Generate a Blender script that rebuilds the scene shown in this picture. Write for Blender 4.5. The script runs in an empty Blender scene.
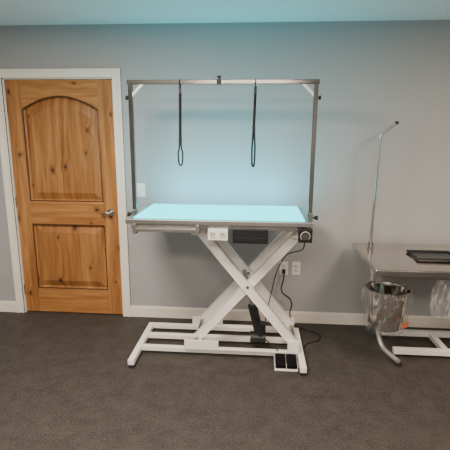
import bpy, bmesh, math, random
from mathutils import Vector, Matrix
random.seed(3)
S=bpy.context.scene
COL=S.collection
# ---------------------------------------------------------------- materials
def newmat(name):
    m=bpy.data.materials.new(name); m.use_nodes=True
    return m,m.node_tree.nodes,m.node_tree.links,m.node_tree.nodes["Principled BSDF"]
def plain(name,c,rough=.5,metal=0,var=.06,scale=20,bump=0,spec=.5):
    m,N,L,B=newmat(name)
    g=N.new("ShaderNodeNewGeometry"); n=N.new("ShaderNodeTexNoise"); n.inputs["Scale"].default_value=scale
    n.inputs["Detail"].default_value=4
    L.new(g.outputs["Position"],n.inputs["Vector"])
    r=N.new("ShaderNodeValToRGB")
    r.color_ramp.elements[0].position=.3; r.color_ramp.elements[1].position=.7
    r.color_ramp.elements[0].color=[x*(1-var) for x in c]+[1]
    r.color_ramp.elements[1].color=[min(1,x*(1+var)) for x in c]+[1]
    L.new(n.outputs["Fac"],r.inputs["Fac"]); L.new(r.outputs["Color"],B.inputs["Base Color"])
    B.inputs["Roughness"].default_value=rough; B.inputs["Metallic"].default_value=metal
    B.inputs["Specular IOR Level"].default_value=spec
    if bump:
        b=N.new("ShaderNodeBump"); b.inputs["Strength"].default_value=bump; b.inputs["Distance"].default_value=.004
        L.new(n.outputs["Fac"],b.inputs["Height"]); L.new(b.outputs["Normal"],B.inputs["Normal"])
    return m
def carpet():
    m,N,L,B=newmat("carpet")
    g=N.new("ShaderNodeNewGeometry")
    n1=N.new("ShaderNodeTexNoise"); n1.inputs["Scale"].default_value=9; n1.inputs["Detail"].default_value=9; n1.inputs["Roughness"].default_value=.75
    n2=N.new("ShaderNodeTexNoise"); n2.inputs["Scale"].default_value=110; n2.inputs["Detail"].default_value=3
    for n in(n1,n2): L.new(g.outputs["Position"],n.inputs["Vector"])
    mx=N.new("ShaderNodeMath"); mx.operation='ADD'
    s=N.new("ShaderNodeMath"); s.operation='MULTIPLY'; s.inputs[1].default_value=.7
    L.new(n1.outputs["Fac"],s.inputs[0]); L.new(n2.outputs["Fac"],mx.inputs[0]); L.new(s.outputs[0],mx.inputs[1])
    r=N.new("ShaderNodeValToRGB")
    r.color_ramp.elements[0].position=.66; r.color_ramp.elements[0].color=(.034,.029,.026,1)
    r.color_ramp.elements[1].position=1.05; r.color_ramp.elements[1].color=(.080,.069,.062,1)
    L.new(mx.outputs[0],r.inputs["Fac"]); L.new(r.outputs["Color"],B.inputs["Base Color"])
    B.inputs["Roughness"].default_value=.6; B.inputs["Specular IOR Level"].default_value=.3
    b=N.new("ShaderNodeBump"); b.inputs["Strength"].default_value=.4; b.inputs["Distance"].default_value=.003
    L.new(n2.outputs["Fac"],b.inputs["Height"]); L.new(b.outputs["Normal"],B.inputs["Normal"])
    return m
def wood(name,vert=True,tint=1.0,seed=0.0):
    m,N,L,B=newmat(name)
    g=N.new("ShaderNodeNewGeometry")
    sep=N.new("ShaderNodeSeparateXYZ"); L.new(g.outputs["Position"],sep.inputs[0])
    cmb=N.new("ShaderNodeCombineXYZ")   # u across the grain, v along the grain
    L.new(sep.outputs[0 if vert else 2],cmb.inputs[0]); L.new(sep.outputs[2 if vert else 0],cmb.inputs[1])
    cmb.inputs[2].default_value=seed
    nd=N.new("ShaderNodeTexNoise"); nd.inputs["Scale"].default_value=18; L.new(cmb.outputs[0],nd.inputs["Vector"])
    va=N.new("ShaderNodeVectorMath"); va.operation='MULTIPLY_ADD'; va.inputs[1].default_value=(.02,.03,0)
    L.new(nd.outputs["Color"],va.inputs[0]); L.new(cmb.outputs[0],va.inputs[2])
    mp3=N.new("ShaderNodeMapping"); mp3.inputs["Scale"].default_value=(6.0,4.0,1); mp3.inputs["Location"].default_value=(seed*3.1,seed*1.7,0)
    L.new(va.outputs[0],mp3.inputs["Vector"])
    v=N.new("ShaderNodeTexVoronoi"); v.voronoi_dimensions='2D'; v.inputs["Scale"].default_value=1.0; v.inputs["Randomness"].default_value=1
    L.new(mp3.outputs[0],v.inputs["Vector"])
    bend=N.new("ShaderNodeMapRange"); bend.inputs[1].default_value=0; bend.inputs[2].default_value=.38; bend.inputs[3].default_value=.028; bend.inputs[4].default_value=0
    bend.interpolation_type='SMOOTHSTEP'; L.new(v.outputs["Distance"],bend.inputs[0])
    sc=N.new("ShaderNodeSeparateColor"); L.new(v.outputs["Color"],sc.inputs[0])
    # knot presence and size vary per cell
    gt=N.new("ShaderNodeMath"); gt.operation='GREATER_THAN'; gt.inputs[1].default_value=.50; L.new(sc.outputs[0],gt.inputs[0])
    szr=N.new("ShaderNodeMapRange"); szr.inputs[3].default_value=.8; szr.inputs[4].default_value=2.6; L.new(sc.outputs[1],szr.inputs[0])
    dsz=N.new("ShaderNodeMath"); dsz.operation='MULTIPLY'; L.new(v.outputs["Distance"],dsz.inputs[0]); L.new(szr.outputs[0],dsz.inputs[1])
    bm_=N.new("ShaderNodeMath"); bm_.operation='MULTIPLY'; L.new(bend.outputs[0],bm_.inputs[0]); L.new(gt.outputs[0],bm_.inputs[1])
    cb=N.new("ShaderNodeCombineXYZ"); L.new(bm_.outputs[0],cb.inputs[0])
    ad=N.new("ShaderNodeVectorMath"); ad.operation='ADD'; L.new(cmb.outputs[0],ad.inputs[0]); L.new(cb.outputs[0],ad.inputs[1])
    def noise(sx,sy,det,dist):
        mp=N.new("ShaderNodeMapping"); mp.inputs["Scale"].default_value=(sx,sy,1); L.new(ad.outputs[0],mp.inputs["Vector"])
        n=N.new("ShaderNodeTexNoise"); n.inputs["Scale"].default_value=1; n.inputs["Detail"].default_value=det; n.inputs["Distortion"].default_value=dist
        L.new(mp.outputs[0],n.inputs["Vector"]); return n
    n=noise(24,1.2,5,.6); n2=noise(150,5,3,0)
    mx=N.new("ShaderNodeMix"); mx.data_type='FLOAT'; mx.inputs[0].default_value=.32
    L.new(n.outputs["Fac"],mx.inputs[2]); L.new(n2.outputs["Fac"],mx.inputs[3])
    r=N.new("ShaderNodeValToRGB"); cr=r.color_ramp
    def c(a): return tuple(x*tint for x in a)+(1,)
    cr.elements[0].position=.34; cr.elements[0].color=c((.25,.095,.027))
    cr.elements[1].position=.66; cr.elements[1].color=c((.55,.27,.093))
    e=cr.elements.new(.5); e.color=c((.41,.178,.054))
    L.new(mx.outputs[0],r.inputs["Fac"])
    k=N.new("ShaderNodeValToRGB")
    k.color_ramp.elements[0].position=.04; k.color_ramp.elements[0].color=(1,1,1,1)
    k.color_ramp.elements[1].position=.24; k.color_ramp.elements[1].color=(0,0,0,1)
    e=k.color_ramp.elements.new(.10); e.color=(.45,.45,.45,1)
    L.new(dsz.outputs[0],k.inputs["Fac"])
    mu=N.new("ShaderNodeMath"); mu.operation='MULTIPLY'; L.new(k.outputs["Color"],mu.inputs[0]); L.new(gt.outputs[0],mu.inputs[1])
    m2=N.new("ShaderNodeMix"); m2.data_type='RGBA'
    L.new(mu.outputs[0],m2.inputs[0]); L.new(r.outputs["Color"],m2.inputs[6])
    m2.inputs[7].default_value=(.045,.017,.008,1)
    L.new(m2.outputs[2],B.inputs["Base Color"])
    B.inputs["Roughness"].default_value=.42
    return m
def steel(name,c=(.55,.55,.56),rough=.28):
    return plain(name,c,rough,1.0,.08,6)
def emit(name,c,st,base=(.02,.3,.35)):
    m,N,L,B=newmat(name)
    B.inputs["Base Color"].default_value=(*base,1); B.inputs["Roughness"].default_value=.5
    B.inputs["Specular IOR Level"].default_value=.1
    B.inputs["Emission Color"].default_value=(*c,1); B.inputs["Emission Strength"].default_value=st
    return m
def plastic_film(name,lo=.06,hi=.30):
    m,N,L,B=newmat(name)
    out=N["Material Output"]
    t=N.new("ShaderNodeBsdfTransparent"); t.inputs[0].default_value=(.95,.95,.95,1)
    B.inputs["Base Color"].default_value=(.85,.84,.82,1); B.inputs["Roughness"].default_value=.10
    g=N.new("ShaderNodeNewGeometry")
    mp=N.new("ShaderNodeMapping"); mp.inputs["Scale"].default_value=(1,1,.35); L.new(g.outputs["Position"],mp.inputs["Vector"])
    n=N.new("ShaderNodeTexNoise"); n.inputs["Scale"].default_value=34; n.inputs["Detail"].default_value=3; n.inputs["Distortion"].default_value=1.2
    L.new(mp.outputs[0],n.inputs["Vector"])
    b=N.new("ShaderNodeBump"); b.inputs["Strength"].default_value=.7; b.inputs["Distance"].default_value=.01
    L.new(n.outputs["Fac"],b.inputs["Height"]); L.new(b.outputs["Normal"],B.inputs["Normal"])
    mr=N.new("ShaderNodeMapRange"); mr.inputs[1].default_value=.52; mr.inputs[2].default_value=.68; mr.inputs[3].default_value=lo; mr.inputs[4].default_value=hi
    L.new(n.outputs["Fac"],mr.inputs[0])
    mx=N.new("ShaderNodeMixShader"); L.new(mr.outputs[0],mx.inputs[0]); L.new(t.outputs[0],mx.inputs[1]); L.new(B.outputs[0],mx.inputs[2])
    L.new(mx.outputs[0],out.inputs[0])
    return m
M_wall=plain("wall_paint",(.425,.432,.445),.75,0,.02,3,.05,.2)
M_ceil=plain("ceiling_paint",(.92,.92,.91),.9,0,.01,4)
M_trim=plain("trim_paint",(.94,.88,.78),.45,0,.02,5)
M_floor=carpet()
M_wv=wood("alder_vertical",True,1,.3); M_wh=wood("alder_horizontal",False,1,.9); M_wp=wood("alder_panel",True,.92,1.7)
M_edge=plain("alder_dark_edge",(.10,.038,.012),.4)
M_white=plain("white_powder_coat",(.93,.90,.85),.38,0,.02,12)
M_steel=steel("stainless_steel"); M_steeld=steel("brushed_steel_dark",(.38,.37,.36),.35)
M_chrome=steel("polished_steel_tube",(.25,.24,.23),.16)
M_bar=steel("brushed_steel_bar",(.24,.225,.21),.16)
M_bucket=steel("polished_bucket_steel",(.50,.48,.45),.10)
M_steelt=steel("brushed_steel_top",(.55,.53,.50),.30)
M_steelq=steel("warm_brushed_steel_top",(.62,.58,.53),.13)
M_grey=plain("grey_metal_tube",(.50,.49,.48),.3,.5,.05,10)
M_black=plain("black_plastic",(.012,.012,.014),.4,0,.1,30)
M_pedal=plain("black_pedal_rubber",(.006,.006,.007),.85,0,.1,60,0,.1)
M_rub=plain("black_rubber",(.02,.02,.02),.8,0,.1,40)
M_web=plain("black_nylon",(.010,.010,.011),.8,0,.2,200)
M_plate=plain("white_plastic",(.87,.85,.80),.35,0,.01,10)
M_face=plain("socket_face",(.70,.69,.66),.4)
M_slot=plain("socket_dark",(.03,.03,.03),.5,0,.05,10)
M_nickel=steel("satin_nickel",(.48,.46,.43),.3)
M_glow=emit("lit_turquoise_panel",(.0,.60,.66),4.4)
M_added_glow=emit("added_turquoise_glow",(.0,.62,.80),150)  # extra emitter added to strengthen the wall glow, not a table fitting
M_film=plastic_film("clear_plastic_film",.05,.30)
M_film2=plastic_film("clear_plastic_bag_film",.08,.40)
M_orange=plain("orange_label",(.60,.15,.06),.5)
M_dark=plain("dark_grey_metal",(.07,.07,.075),.45,.3)
# ---------------------------------------------------------------- mesh helpers
def bx(bm,x0,x1,y0,y1,z0,z1,bev=0):
    r=bmesh.ops.create_cube(bm,size=1)
    vs=r["verts"]
    for v in vs: v.co=Vector(((x0+x1)/2+v.co.x*(x1-x0),(y0+y1)/2+v.co.y*(y1-y0),(z0+z1)/2+v.co.z*(z1-z0)))
    if bev:
        es={e for v in vs for e in v.link_edges}
        bmesh.ops.bevel(bm,geom=list(es),offset=bev,segments=2,affect='EDGES',profile=.5)
def beam(bm,p0,p1,w,h,bev=0,upv=(0,1,0)):
    p0,p1=Vector(p0),Vector(p1); d=p1-p0; L=d.length; z=d.normalized()
    x=Vector(upv).cross(z).normalized(); y=z.cross(x)
    r=bmesh.ops.create_cube(bm,size=1); vs=r["verts"]
    for v in vs:
        c=v.co.copy(); v.co=(p0+p1)/2+x*c.x*w+y*c.y*h+z*c.z*L
    if bev:
        es={e for v in vs for e in v.link_edges}
        bmesh.ops.bevel(bm,geom=list(es),offset=bev,segments=2,affect='EDGES',profile=.5)
def cyl(bm,p0,p1,r,seg=20,r2=None):
    p0,p1=Vector(p0),Vector(p1); d=p1-p0
    q=d.to_track_quat('Z','Y').to_matrix().to_4x4()
    bmesh.ops.create_cone(bm,cap_ends=True,segments=seg,radius1=r,radius2=r if r2 is None else r2,depth=d.length,matrix=Matrix.Translation((p0+p1)/2)@q)
def smooth(pts,n=6,closed=False):
    P=[Vector(p) for p in pts]; out=[]; N=len(P)
    rng=range(N if closed else N-1)
    for i in rng:
        if closed: a,b,c,d=P[(i-1)%N],P[i],P[(i+1)%N],P[(i+2)%N]
        else: a,b,c,d=P[max(i-1,0)],P[i],P[i+1],P[min(i+2,N-1)]
        for k in range(n):
            t=k/n
            out.append(.5*((2*b)+(c-a)*t+(2*a-5*b+4*c-d)*t*t+(3*b-a-3*c+d)*t**3))
    if not closed: out.append(P[-1])
    return out
def tube(bm,pts,r,seg=10,closed=False,flat=1.0):
    P=[Vector(p) for p in pts]; N=len(P); rings=[]
    up=None
    for i,p in enumerate(P):
        if closed: t=(P[(i+1)%N]-P[(i-1)%N])
        else: t=P[min(i+1,N-1)]-P[max(i-1,0)]
        t.normalize()
        if up is None:
            up=Vector((0,1,0)) if abs(t.y)<.9 else Vector((1,0,0))
        up=(up-t*up.dot(t)).normalized(); s=t.cross(up)
        rings.append([bm.verts.new(p+(s*math.cos(2*math.pi*k/seg)*flat+up*math.sin(2*math.pi*k/seg))*r) for k in range(seg)])
    M=N if closed else N-1
    for i in range(M):
        A,B=rings[i],rings[(i+1)%N]
        for k in range(seg): bm.faces.new((A[k],A[(k+1)%seg],B[(k+1)%seg],B[k]))
    if not closed:
        bm.faces.new(rings[0][::-1]); bm.faces.new(rings[-1])
def lathe(bm,prof,c,seg=40,jit=0,fold=0):
    rings=[]
    ph=[random.uniform(0,6.28) for _ in range(4)]
    for r,z in prof:
        ring=[]
        for k in range(seg):
            a=2*math.pi*k/seg
            rr=r+random.uniform(-jit,jit)+fold*(math.sin(7*a+ph[0]+z*9)+.6*math.sin(13*a+ph[1]-z*14)+.4*math.sin(3*a+ph[2]+z*20))*min(1,r/.05)
            ring.append(bm.verts.new((c[0]+rr*math.cos(a),c[1]+rr*math.sin(a),c[2]+z)))
        rings.append(ring)
    for A,B in zip(rings,rings[1:]):
        for k in range(seg): bm.faces.new((A[k],A[(k+1)%seg],B[(k+1)%seg],B[k]))
def prism(bm,poly,y0,y1):
    a=[bm.verts.new((x,y0,z)) for x,z in poly]; b=[bm.verts.new((x,y1,z)) for x,z in poly]
    n=len(poly)
    bm.faces.new(a); bm.faces.new(b[::-1])
    for i in range(n): bm.faces.new((a[i],b[i],b[(i+1)%n],a[(i+1)%n]))
WP={}
def done(name,bm,mat,parent=None,label=None,sm=False,bevel=0,mats=None,**props):
    bmesh.ops.recalc_face_normals(bm,faces=bm.faces)
    xs=[v.co for v in bm.verts]
    lo=Vector([min(c[i] for c in xs) for i in range(3)]); hi=Vector([max(c[i] for c in xs) for i in range(3)])
    o=(lo+hi)/2; o.z=lo.z
    bmesh.ops.translate(bm,verts=bm.verts,vec=-o)
    me=bpy.data.meshes.new(name); bm.to_mesh(me); bm.free()
    me.materials.append(mat)
    ob=bpy.data.objects.new(name,me); COL.objects.link(ob)
    if sm:
        me.polygons.foreach_set("use_smooth",[True]*len(me.polygons))
        me.set_sharp_from_angle(angle=math.radians(35))
    if bevel:
        b=ob.modifiers.new("bevel","BEVEL"); b.width=bevel; b.segments=2; b.limit_method='ANGLE'
    if parent is not None:
        ob.parent=parent; ob.location=o-WP[parent.name]
    else: ob.location=o
    WP[ob.name]=o.copy()
    if label: ob["label"]=label
    for k,v in props.items(): ob[k]=v
    return ob
def empty(name,loc,label,cat=None,**props):
    e=bpy.data.objects.new(name,None); e.empty_display_size=.1; COL.objects.link(e); e.location=loc
    WP[e.name]=Vector(loc); e["label"]=label
    if cat: e["category"]=cat
    for k,v in props.items(): e[k]=v
    return e
B=bmesh.new
# ---------------------------------------------------------------- room
X0,X1,YB,ZC=-3.0,3.2,-4.6,2.44
DX0,DX1,DT=-2.075,-1.175,2.03
b=B(); bx(b,X0,DX0-.012,0,.12,0,ZC); bx(b,DX1+.012,X1,0,.12,0,ZC); bx(b,DX0-.012,DX1+.012,0,.12,DT+.012,ZC)
done("wall_back",b,M_wall,kind="structure",label="blue-grey painted wall")
b=B(); bx(b,X0-.1,X0,YB,.12,0,ZC); done("wall_left",b,M_wall,kind="structure")
b=B(); bx(b,X1,X1+.1,YB,.12,0,ZC); done("wall_right",b,M_wall,kind="structure")
b=B(); bx(b,X0-.1,X1+.1,YB-.1,YB,0,ZC); done("wall_front",b,M_wall,kind="structure")
b=B(); bx(b,X0-.1,X1+.1,YB-.1,.12,-.1,0); done("floor",b,M_floor,kind="structure",label="dark brown-grey carpeted floor")
b=B(); bx(b,X0-.1,X1+.1,YB-.1,.12,ZC,ZC+.1); done("ceiling",b,M_ceil,kind="structure")
CW=.068
def base_prof(b,x0,x1):
    bx(b,x0,x1,-.014,0,0,.090); bx(b,x0,x1,-.009,0,.090,.103); 
b=B(); base_prof(b,X0,DX0-.012-CW); done("baseboard_back",b,M_trim,kind="structure",bevel=.002)
b=B(); base_prof(b,DX1+.012+CW,X1); done("baseboard_back",b,M_trim,kind="structure",bevel=.002)
b=B()
for (a,c,t) in((0,CW,.014),(.044,CW,.020),(0,.012,.018)):
    bx(b,DX0-.012-c,DX0-.012-a,-t,0,0,DT+.012+c)
    bx(b,DX1+.012+a,DX1+.012+c,-t,0,0,DT+.012+c)
    bx(b,DX0-.012-a,DX1+.012+a,-t,0,DT+.012+a,DT+.012+c)
done("trim_1",b,M_trim,kind="structure",label="off-white door casing",bevel=.0015)
b=B(); bx(b,DX0-.012,DX0-.003,0,.10,0,DT+.012); bx(b,DX1+.003,DX1+.012,0,.10,0,DT+.012); bx(b,DX0-.012,DX1+.012,0,.10,DT+.003,DT+.012)
done("trim_2",b,M_trim,kind="structure",label="off-white door jamb")
# door
YF=.012; YK=.052
door=empty("door_1",(-1.625,.03,.008),"knotty wooden door with arched upper panel",kind="structure")
ST=.125
xi0,xi1=DX0+ST,DX1-ST
b=B(); bx(b,DX0,xi0,YF,YK,.008,DT); done("stile",b,M_wv,door,bevel=.003)
b=B(); bx(b,xi1,DX1,YF,YK,.008,DT); done("stile",b,M_wv,door,bevel=.003)
def arch(x0,x1,zs,rise,n=18):
    return [(x0+(x1-x0)*i/n, zs+rise*math.sin(math.pi*i/n)**.9) for i in range(n+1)]
b=B(); ar=arch(xi0,xi1,1.80,.105)
prism(b,ar+[(xi1,DT),(xi0,DT)],YF,YK); done("rail",b,M_wh,door,bevel=.003)
b=B(); bx(b,xi0,xi1,YF,YK,.83,1.03); done("rail",b,M_wh,door,bevel=.003)
b=B(); bx(b,xi0,xi1,YF,YK,.008,.235); done("rail",b,M_wh,door,bevel=.003)
def panel(z0,z1,archd):
    b=B(); 
    def outl(i,rise):
        if archd: 
            a=arch(xi0+i,xi1-i,z1-i,rise); return [(xi0+i,z0+i)]+a+[(xi1-i,z0+i)]
        return [(xi0+i,z0+i),(xi0+i,z1-i),(xi1-i,z1-i),(xi1-i,z0+i)]
    loops=[(0,YF+.020),(.014,YF+.028),(.020,YF+.028),(.070,YF+.006),(.075,YF+.003)]
    prev=None
    for i,y in loops:
        pts=outl(i,.105)
        vs=[b.verts.new((x,y,z)) for x,z in pts]
        if prev:
            n=len(vs)
            for k in range(n): b.faces.new((prev[k],prev[(k+1)%n],vs[(k+1)%n],vs[k]))
        prev=vs
    b.faces.new(prev)
    return done("panel",b,M_wp,door)
panel(1.03,1.80,True); panel(.235,.83,False)
def bead(z0,z1,archd):
    b=B(); i=.004
    if archd: pts=[(xi0+i,z0+i)]+arch(xi0+i,xi1-i,z1-i,.105)+[(xi1-i,z0+i)]
    else: pts=[(xi0+i,z0+i),(xi0+i,z1-i),(xi1-i,z1-i),(xi1-i,z0+i)]
    tube(b,[(x,YF+.004,z) for x,z in pts],.007,8,True); done("panel_moulding",b,M_edge,door,sm=True)
bead(1.03,1.80,True); bead(.235,.83,False)
b=B(); hx,hz=DX1-.062,.945
cyl(b,(hx,YF-.008,hz),(hx,YF,hz),.031,28); cyl(b,(hx,YF-.05,hz),(hx,YF-.008,hz),.012)
tube(b,smooth([(hx,YF-.048,hz),(hx-.03,YF-.052,hz+.002),(hx-.055,YF-.05,hz-.003),(hx-.075,YF-.046,hz-.001)]),.010,12)
done("lever_handle",b,M_nickel,door,label="satin nickel lever handle",sm=True)
b=B(); bx(b,DX1-.001,DX1+.003,YF-.001,YF+.03,hz-.03,hz+.03); done("latch_plate",b,M_nickel,door)
for z in(.22,1.02,1.82):
    b=B(); cyl(b,(DX0-.002,YF-.006,z-.045),(DX0-.002,YF-.006,z+.045),.006,12); done("hinge",b,M_nickel,door,sm=True)
# wall devices
def plate(name,cx,cz,kind,label,cat,**k):
    e=empty(name,(cx,-.003,cz-.057),label,cat,**k)
    b=B(); bx(b,cx-.036,cx+.036,-.006,0,cz-.058,cz+.058); done("cover_plate",b,M_plate,e,bevel=.002)
    if kind=="switch":
        b=B(); bx(b,cx-.017,cx+.017,-.010,-.006,cz-.034,cz+.034); done("rocker",b,M_plate,e,bevel=.002)
    else:
        for dz in(-.021,.021):
            b=B(); bx(b,cx-.017,cx+.017,-.009,-.006,cz+dz-.014,cz+dz+.014); s=done("socket",b,M_face,e,bevel=.003)
            for sx in(-.008,.0055):
                b=B(); bx(b,cx+sx,cx+sx+.0025,-.0098,-.009,cz+dz-.002,cz+dz+.008); done("slot",b,M_slot,s)
plate("light_switch",-.965,1.143,"switch","white rocker light switch on the blue-grey wall","light switch")
plate("wall_outlet",.250,.493,"outlet","white duplex wall outlet with black plug in it","wall outlet",group="duplex outlets on the wall")
plate("wall_outlet",.354,.494,"outlet","white duplex wall outlet beside the plugged-in one","wall outlet",group="duplex outlets on the wall")
# ---------------------------------------------------------------- main grooming table
TX0,TX1,TY0,TY1,TZ=-.848,.362,-.832,-.235,1.064
T=empty("grooming_table",(-.24,-.535,0),"white electric scissor-lift grooming table with lit turquoise top","grooming table")
b=B(); bx(b,TX0,TX1,TY0,TY1,TZ-.032,TZ,.004); tt=done("table_top",b,M_steelt,T,label="stainless steel table top edge frame")
b=B(); bx(b,TX0+.045,TX1-.045,TY0+.035,TY1-.02,TZ,TZ+.006,.002); done("light_panel",b,M_glow,tt,label="glowing turquoise frosted panel")
# added wedge on the rear edge; its rear-upward face boosts the wall glow
b=B()
ya,za,yb_=TY1-.016,TZ+.010,TY1
pr=[(ya,TZ+.0002),(ya,za),(ya+.003,za),(yb_,TZ+.0002)]
L_=[b.verts.new((TX0+.045,y,z)) for y,z in pr]; R_=[b.verts.new((TX1-.045,y,z)) for y,z in pr]
b.faces.new(L_); b.faces.new(R_[::-1]); n=4
for i in range(n):
    fc=b.faces.new((L_[i],R_[i],R_[(i+1)%n],L_[(i+1)%n]))
    if i==2: fc.material_index=1
es=done("added_glow_strip",b,M_steelt,tt,label="added turquoise emitter that strengthens the wall glow"); es.data.materials.append(M_added_glow)
b=B()
for y in(TY0+.03,TY1-.055):
    bx(b,TX0+.03,TX1-.03,y,y+.028,TZ-.066,TZ-.032)
for x in(TX0+.03,-.26,TX1-.058): bx(b,x,x+.028,TY0+.058,TY1-.055,TZ-.066,TZ-.032)
done("under_frame",b,M_steeld,T,bevel=.002)
b=B(); bx(b,TX0+.05,-.36,TY0+.004,TY0+.026,TZ-.085,TZ-.060); bx(b,TX0+.045,TX0+.07,TY0+.002,TY0+.06,TZ-.10,TZ-.0325); bx(b,-.385,-.36,TY0+.002,TY0+.06,TZ-.09,TZ-.0325)
done("slide_rail",b,M_steelt,T,bevel=.002,label="stainless rail under the top edge")
# base
ZB0,ZB1=.022,.062
def endbar(xa):
    b=B(); bx(b,xa,xa+.045,-.85,-.235,ZB0,ZB1,.005); return done("base_bar",b,M_white,T)
endbar(-.870); endbar(.325)
for y,x0,x1 in((-.645,-.825,.325),(-.45,-.825,.325),(-.275,-.825,.325)):
    b=B(); bx(b,x0,x1,y,y+.04,ZB0+.004,ZB1,.004); done("base_bar",b,M_white,T)
for x in(-.8475,.3475):
    for y in(-.83,-.255):
        b=B(); cyl(b,(x,y,0),(x,y,.012),.023,20); cyl(b,(x,y,.012),(x,y,ZB0),.008,12); done("levelling_foot",b,M_rub,T,sm=True)
# scissor
AL,AR,BL,BR,ZA,ZL=-.390,.325,-.415,.300,.960,.125
for y in(-.635,-.325):
    for s in(0,1):
        yy=y+(.045 if s else 0)
        b=B()
        if s==0: p0,p1=(AL,yy,ZA),(BR,yy,ZL)
        else: p0,p1=(AR,yy,ZA),(BL,yy,ZL)
        beam(b,p0,p1,.060,.030,.004); done("scissor_arm",b,M_white,T)
    b=B(); cyl(b,(-.045,y-.020,.552),(-.045,y+.062,.552),.011,20); done("pivot_pin",b,M_steeld,T,sm=True)
for x,z in((AL,ZA),(AR,ZA),(BR,ZL),(BL,ZL)):
    b=B(); cyl(b,(x,-.655,z),(x,-.262,z),.013,16); done("cross_shaft",b,M_steeld,T,sm=True)
for x in(AL,AR-.02):
    for y in(-.67,-.262):
        b=B(); bx(b,x-.05,x+.05,y,y+.008,.925,.9975); done("mount_bracket",b,M_white,T,bevel=.002)
for y in(-.666,-.262):
    b=B(); bx(b,-.50,-.25,y,y+.012,.0625,.135); bx(b,-.25,.25,y,y+.012,.0625,.075); bx(b,.25,.33,y,y+.012,.0625,.155); done("roller_track",b,M_white,T,bevel=.002)
b=B(); beam(b,(-.205,-.59,.36),(-.205,-.29,.36),.06,.03); done("cross_brace",b,M_white,T,bevel=.003)
b=B(); beam(b,(.11,-.62,.34),(.11,-.32,.34),.05,.03); done("cross_brace",b,M_white,T,bevel=.003)
# actuator
b=B(); cyl(b,(.055,-.50,.10),(-.010,-.50,.36),.035,24); cyl(b,(-.02,-.53,.11),(.095,-.53,.11),.047,24); cyl(b,(.055,-.53,.08),(.055,-.53,.23),.040,20)
act=done("actuator",b,M_black,T,label="black electric lifting motor",sm=True)
b=B(); cyl(b,(-.010,-.50,.36),(-.075,-.50,.63),.015,16); done("piston_rod",b,M_steel,act,sm=True)
# overhead arm
PY=-.537; PXL,PXR=-.864,.379; ZT=1.946; h=.0145
for px in(PXL,PXR):
    b=B(); bx(b,px-h,px+h,PY-h,PY+h,TZ-.06,ZT,.003); done("arm_post",b,M_chrome,T,label="square polished steel upright")
    sg=1 if px<0 else -1
    b=B(); bx(b,min(px-sg*.018,px+sg*.011),max(px-sg*.018,px+sg*.011),PY-.03,PY+.03,TZ-.05,TZ+.012)
    bx(b,min(px,px+sg*.05),max(px,px+sg*.05),PY-.03,PY+.03,TZ-.040,TZ-.0325)
    done("post_clamp",b,M_steeld,T,bevel=.002)
    b=B(); cyl(b,(px-sg*.018,PY,TZ-.025),(px-sg*.035,PY,TZ-.025),.007,10); cyl(b,(px-sg*.035,PY,TZ-.025),(px-sg*.055,PY,TZ-.025),.016,12); done("clamp_knob",b,M_black,T,sm=True)
    b=B(); beam(b,(px,PY,ZT-.095),(px+sg*.085,PY,ZT-.01),.018,.018,.002); done("corner_brace",b,M_white,T)
    b=B(); cyl(b,(px-sg*.011,PY,ZT-.10),(px-sg*.02,PY,ZT-.10),.006,10); cyl(b,(px-sg*.02,PY,ZT-.10),(px-sg*.034,PY,ZT-.10),.014,12); done("arm_knob",b,M_black,T,sm=True)
b=B(); bx(b,PXL-h-.006,PXR+h+.006,PY-h-.001,PY+h+.001,ZT-h,ZT+h,.003); done("crossbar",b,M_bar,T,label="square stainless steel overhead bar")
b=B(); bx(b,-.275,-.245,PY-.018,PY+.018,ZT-.016,ZT+.017); cyl(b,(-.26,PY,ZT+.016),(-.26,PY,ZT+.026),.006,10); cyl(b,(-.26,PY,ZT+.026),(-.26,PY,ZT+.04),.014,14); done("sliding_stop",b,M_black,T,sm=True)
# table-mounted electrics
b=B(); bx(b,-.305,-.175,TY0-.004,TY0+.028,.935,1.010,.003); eo=done("power_outlet",b,M_plate,T,label="white twin socket box")
for dx in(-.032,.032):
    cx=-.24+dx
    b=B(); bx(b,cx-.020,cx+.020,TY0-.008,TY0-.004,.953,.992); s=done("socket",b,M_face,eo,bevel=.002)
    for sx in(-.010,.005):
        b=B(); bx(b,cx+sx,cx+sx+.005,TY0-.0095,TY0-.008,.968,.987); done("slot",b,M_slot,s)
b=B(); bx(b,-.145,.085,TY0+.008,TY0+.15,.915,1.010,.004); bx(b,-.13,.07,TY0+.003,TY0+.008,.930,.955,.001); done("control_box",b,M_black,T,label="black power supply box")
b=B(); bx(b,.275,.362,TY0-.014,TY0+.028,.935,1.025,.004); kb=done("dimmer_box",b,M_black,T,label="black dimmer box with round dial")
b=B(); cyl(b,(.3175,TY0-.030,.978),(.3175,TY0-.014,.978),.020,24); done("dial",b,M_dark,kb,sm=True)
b=B(); tube(b,[(.3175+.029*math.cos(a),TY0-.0145,.978+.029*math.sin(a)) for a in [math.radians(-45+270*i/20) for i in range(21)]],.0018,6); done("dial_scale",b,M_plate,kb)
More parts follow.
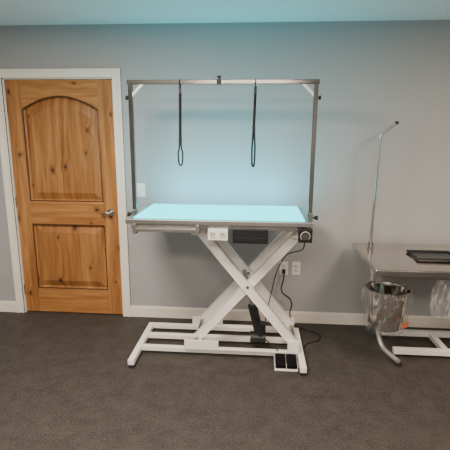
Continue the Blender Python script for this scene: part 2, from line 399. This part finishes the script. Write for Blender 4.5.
# ---------------------------------------------------------------- nooses
def noose(x,label,lz,sw,wl,lt):
    e=empty("grooming_noose",(x,PY,ZT-.55),label,"grooming noose",group="black grooming nooses on the overhead bar")
    b=B(); tube(b,[(x, PY+.023*math.cos(a),ZT-.008+.026*math.sin(a)) for a in [2*math.pi*i/24 for i in range(24)]],.0025,8,True,flat=1.4); done("hanging_ring",b,M_web,e,sm=True)
    b=B(); bx(b,x-.009,x+.009,PY-.005,PY+.005,ZT-.075,ZT-.028,.002); done("swivel_clip",b,M_black,e)
    b=B(); beam(b,(x-.002,PY,ZT-.07),(x+sw-.002,PY,ZT-lz),.014,.005,.001); beam(b,(x+.004,PY+.006,ZT-.07),(x+sw+.004,PY+.006,ZT-lz),.009,.004,.001); done("strap",b,M_web,e)
    b=B(); bx(b,x+sw-.011,x+sw+.011,PY-.008,PY+.010,ZT-lz-.030,ZT-lz+.01,.003); done("slide_lock",b,M_black,e)
    zt=ZT-lz-.02; zb=ZT-.555; xm=x+sw
    pts=smooth([(xm-.003,PY,zt),(xm-.6*wl,PY,zt-.05),(xm-wl,PY-.004,(zt+zb)/2),(xm-.8*wl,PY,zb+.02),(xm,PY,zb),(xm+.8*wl,PY,zb+.02),(xm+wl,PY+.004,(zt+zb)/2),(xm+.6*wl,PY,zt-.05),(xm+.003,PY,zt)],5)
    b=B(); tube(b,pts,lt,8,flat=.75); done("loop",b,M_web,e,sm=True)
noose(-.524,"black nylon noose hanging in an open loop",.37,-.004,.015,.007)
noose(-.018,"black nylon noose with narrow closed loop",.29,-.006,.010,.008)
# ---------------------------------------------------------------- foot pedal
P=empty("foot_pedal",(.25,-.74,0),"white twin foot switch with black pedals on the carpet","foot pedal")
px0,px1,py0,py1=.155,.318,-.800,-.668
pm=(px0+px1)/2
b=B(); bx(b,px0,px1,py0,py1,0,.014,.003)
for x in(px0,pm-.003,px1-.006): bx(b,x,x+.006,py0+.01,py1,.014,.040)
bx(b,px0,px1,py1-.006,py1,.014,.044)
done("pedal_frame",b,M_white,P,bevel=.002)
for x0_,x1_ in((px0+.007,pm-.004),(pm+.004,px1-.007)):
    b=B(); beam(b,((x0_+x1_)/2,py0+.000,.034),((x0_+x1_)/2,py1-.008,.056),.022,x1_-x0_,.003,(1,0,0)); done("pedal",b,M_pedal,P)
# ---------------------------------------------------------------- cords
b=B(); bx(b,.236,.264,-.045,-.0102,.456,.488,.004)
pts=smooth([(.250,-.04,.47),(.250,-.055,.43),(.24,-.06,.38),(.23,-.07,.33),(.25,-.08,.29),(.30,-.07,.25),(.325,-.06,.19),(.31,-.07,.11),(.34,-.09,.03),(.42,-.14,.006),(.54,-.22,.006),(.52,-.33,.006),(.44,-.38,.006),(.40,-.44,.006)],6)
tube(b,pts,.0055,8); done("power_cord",b,M_rub,None,label="black power cord plugged into wall and trailing on carpet",category="power cord",sm=True)
b=B(); pts=smooth([(.32,-.80,.94),(.31,-.77,.87),(.24,-.56,.78),(.20,-.49,.70),(.16,-.48,.60),(.13,-.48,.45),(.10,-.50,.30),(.08,-.52,.15)],6)
tube(b,pts,.004,8); done("control_cable",b,M_rub,T,sm=True)
b=B(); pts=smooth([(.2,-.665,.014),(.17,-.655,.10),(.13,-.62,.11),(.09,-.555,.11)],6); tube(b,pts,.004,8); done("pedal_cable",b,M_rub,P,sm=True)
# ---------------------------------------------------------------- second table
QX0,QX1,QY0,QY1,QZ=.785,2.0,-.80,-.09,.755
Q=empty("steel_grooming_table",(1.4,-.445,0),"stainless-topped grooming table on a low white base","grooming table")
b=B(); bx(b,QX0,QX1,QY0,QY1,QZ-.032,QZ,.005); done("table_top",b,M_steelq,Q,label="brushed stainless steel top")
b=B(); bx(b,QX0-.002,QX1+.002,QY0-.004,QY0-.0002,QZ-.040,QZ-.004,.001); done("edge_trim",b,M_steeld,Q,label="darker steel edge strip")
b=B()
for y in(QY0+.05,QY1-.09): bx(b,QX0+.06,QX1-.06,y,y+.035,QZ-.072,QZ-.032)
for x in(QX0+.06,QX1-.095): bx(b,x,x+.035,QY0+.085,QY1-.09,QZ-.072,QZ-.032)
done("under_frame",b,M_steeld,Q,bevel=.002)
def leg(pts):
    b=B(); tube(b,smooth(pts,6),.017,14); done("leg",b,M_grey,Q,label="grey metal tube leg",sm=True)
leg([(.90,-.26,.69),(.92,-.33,.42),(.945,-.42,.16),(.965,-.49,.065),(1.0,-.57,.040),(1.035,-.66,.036)])
leg([(1.90,-.26,.69),(1.88,-.33,.42),(1.855,-.42,.16),(1.835,-.49,.065),(1.80,-.57,.040),(1.765,-.66,.036)])
for x in(1.037,1.763):
    b=B(); cyl(b,(x,-.655,0),(x,-.655,.024),.022); done("levelling_foot",b,M_rub,Q,sm=True)
for y in(-.54,-.24):
    b=B(); bx(b,1.04,1.80,y,y+.045,.024,.066,.004); done("base_bar",b,M_white,Q)
    for x in(1.06,1.78):
        b=B(); cyl(b,(x,y+.022,0),(x,y+.022,.024),.018); done("levelling_foot",b,M_rub,Q,sm=True)
b=B(); bx(b,1.40,1.445,-.495,-.24,.026,.064,.004); done("base_bar",b,M_white,Q)
b=B(); bx(b,1.62,1.74,-.46,-.34,.0785,.68,.006); done("lift_column",b,M_white,Q)
b=B(); bx(b,1.60,1.76,-.56,-.18,.0662,.078,.003); done("column_plate",b,M_white,Q)
b=B(); tube(b,[(.885,-.264,QZ-.03),(.887,-.264,1.1),(.890,-.264,1.55),(.8915,-.264,1.59),(.896,-.264,1.605),(.905,-.264,1.618),(.95,-.264,1.655),(1.0,-.264,1.692)],.0095,14); done("arm_post",b,M_steel,Q,label="round stainless post with angled tip",sm=True)
b=B(); cyl(b,(1.0,-.264,1.683),(1.0,-.264,1.705),.013,14); done("arm_tip",b,M_black,Q,sm=True)
b=B(); cyl(b,(.886,-.264,QZ),(.886,-.264,QZ+.05),.019,16); bx(b,.865,.907,-.285,-.243,QZ,QZ+.012); done("post_clamp",b,M_steeld,Q,sm=True)
# bucket
bc=(.925,-.62); zo=.015
bk=empty("bucket",(bc[0],bc[1],.26+zo),"stainless steel bucket in a clear bag, hung below the table","bucket")
b=B(); lathe(b,[(0.001,0),(.105,0),(.112,.006),(.142,.27),(.150,.272),(.150,.282),(.140,.280),(.137,.27),(.107,.01),(.001,.008)],(bc[0],bc[1],.27+zo),48); done("bucket_body",b,M_bucket,bk,sm=True)
b=B(); tube(b,[(bc[0]+.146*math.cos(a),bc[1]+.01,.53+zo+.160*math.sin(a)) for a in [math.pi*i/24 for i in range(25)]],.003,8); done("bucket_handle",b,M_steeld,bk,sm=True)
b=B(); lathe(b,[(.10,-.03),(.125,-.01),(.138,.03),(.146,.10),(.153,.14),(.162,.18),(.170,.22),(.168,.255),(.163,.285),(.160,.305),(.150,.300),(.136,.25),(.132,.2)],(bc[0],bc[1],.26+zo),84,.0,.004); done("bag_liner",b,M_film,bk,label="clear crumpled plastic liner",sm=True)
b=B()
n=10; rows=[]
for zz in(.335,.375):
    rr=.163
    rows.append([b.verts.new((bc[0]+rr*math.cos(a),bc[1]+rr*math.sin(a),zz)) for a in [math.radians(-66+27*i/n) for i in range(n+1)]])
for i in range(n): b.faces.new((rows[0][i],rows[0][i+1],rows[1][i+1],rows[1][i]))
done("printed_label",b,M_orange,bk,label="small orange-red printed label")
b=B(); tube(b,smooth([(bc[0],bc[1]+.01,QZ-.03),(bc[0],bc[1]+.01,.715),(bc[0]+.012,bc[1]+.01,.70),(bc[0],bc[1]+.01,.697)],4),.004,8); done("bucket_hook",b,M_steeld,Q,sm=True)
# hanging bag
b=B()
cx,cy,cz=1.26,-.72,.40
prof=[(.002,0),(.03,.004),(.060,.02),(.072,.08),(.070,.15),(.060,.21),(.045,.26),(.026,.30),(.018,.325)]
lathe(b,prof,(cx,cy,cz),56,.001,.009)
for v in b.verts: v.co.y=cy+(v.co.y-cy)*.55
done("plastic_bag",b,M_film2,None,label="clear plastic bag hanging from the steel table edge",category="plastic bag",sm=True)
# tray
t=empty("tool_tray",(1.27,-.46,QZ),"shallow black tool tray lying on the steel table","tray")
b=B(); bx(b,1.13,1.42,-.58,-.36,QZ,QZ+.006,.003); done("tray_floor",b,M_dark,t)
b=B(); tube(b,[(1.13,-.58,QZ+.012),(1.42,-.58,QZ+.012),(1.42,-.36,QZ+.012),(1.13,-.36,QZ+.012)],.011,8,True); done("tray_rim",b,M_black,t)
# ---------------------------------------------------------------- lights
def area(n,loc,sx,sy,e,c,rot=(0,0,0)):
    l=bpy.data.lights.new(n,'AREA'); l.shape='RECTANGLE'; l.size=sx; l.size_y=sy; l.energy=e; l.color=c
    o=bpy.data.objects.new(n,l); o.location=loc; o.rotation_euler=rot; COL.objects.link(o)
area("ceiling_light_main",(-1.0,-1.9,2.42),.6,.6,80,(1,.87,.72))
area("ceiling_light_second",(1.7,-2.0,2.42),.6,.6,54,(1,.78,.57))
area("ceiling_light_back",(-.2,-3.8,2.42),1.4,.6,90,(1,.86,.73))
w=bpy.data.worlds.new("world"); S.world=w; w.use_nodes=True; w.node_tree.nodes["Background"].inputs[0].default_value=(.5,.5,.55,1); w.node_tree.nodes["Background"].inputs[1].default_value=.2
# ---------------------------------------------------------------- camera
f,p,y,r,H,D=422.71,.2132,.0732,-.006,1.6116,3.4759
cd=bpy.data.cameras.new("camera"); cd.sensor_width=36; cd.lens=f/450*36; cd.clip_start=.05
co=bpy.data.objects.new("camera",cd); COL.objects.link(co)
co.matrix_world=Matrix.Translation((0,-D,H))@Matrix.Rotation(y,4,'Z')@Matrix.Rotation(math.pi/2-p,4,'X')@Matrix.Rotation(-r,4,'Z')
S.camera=co
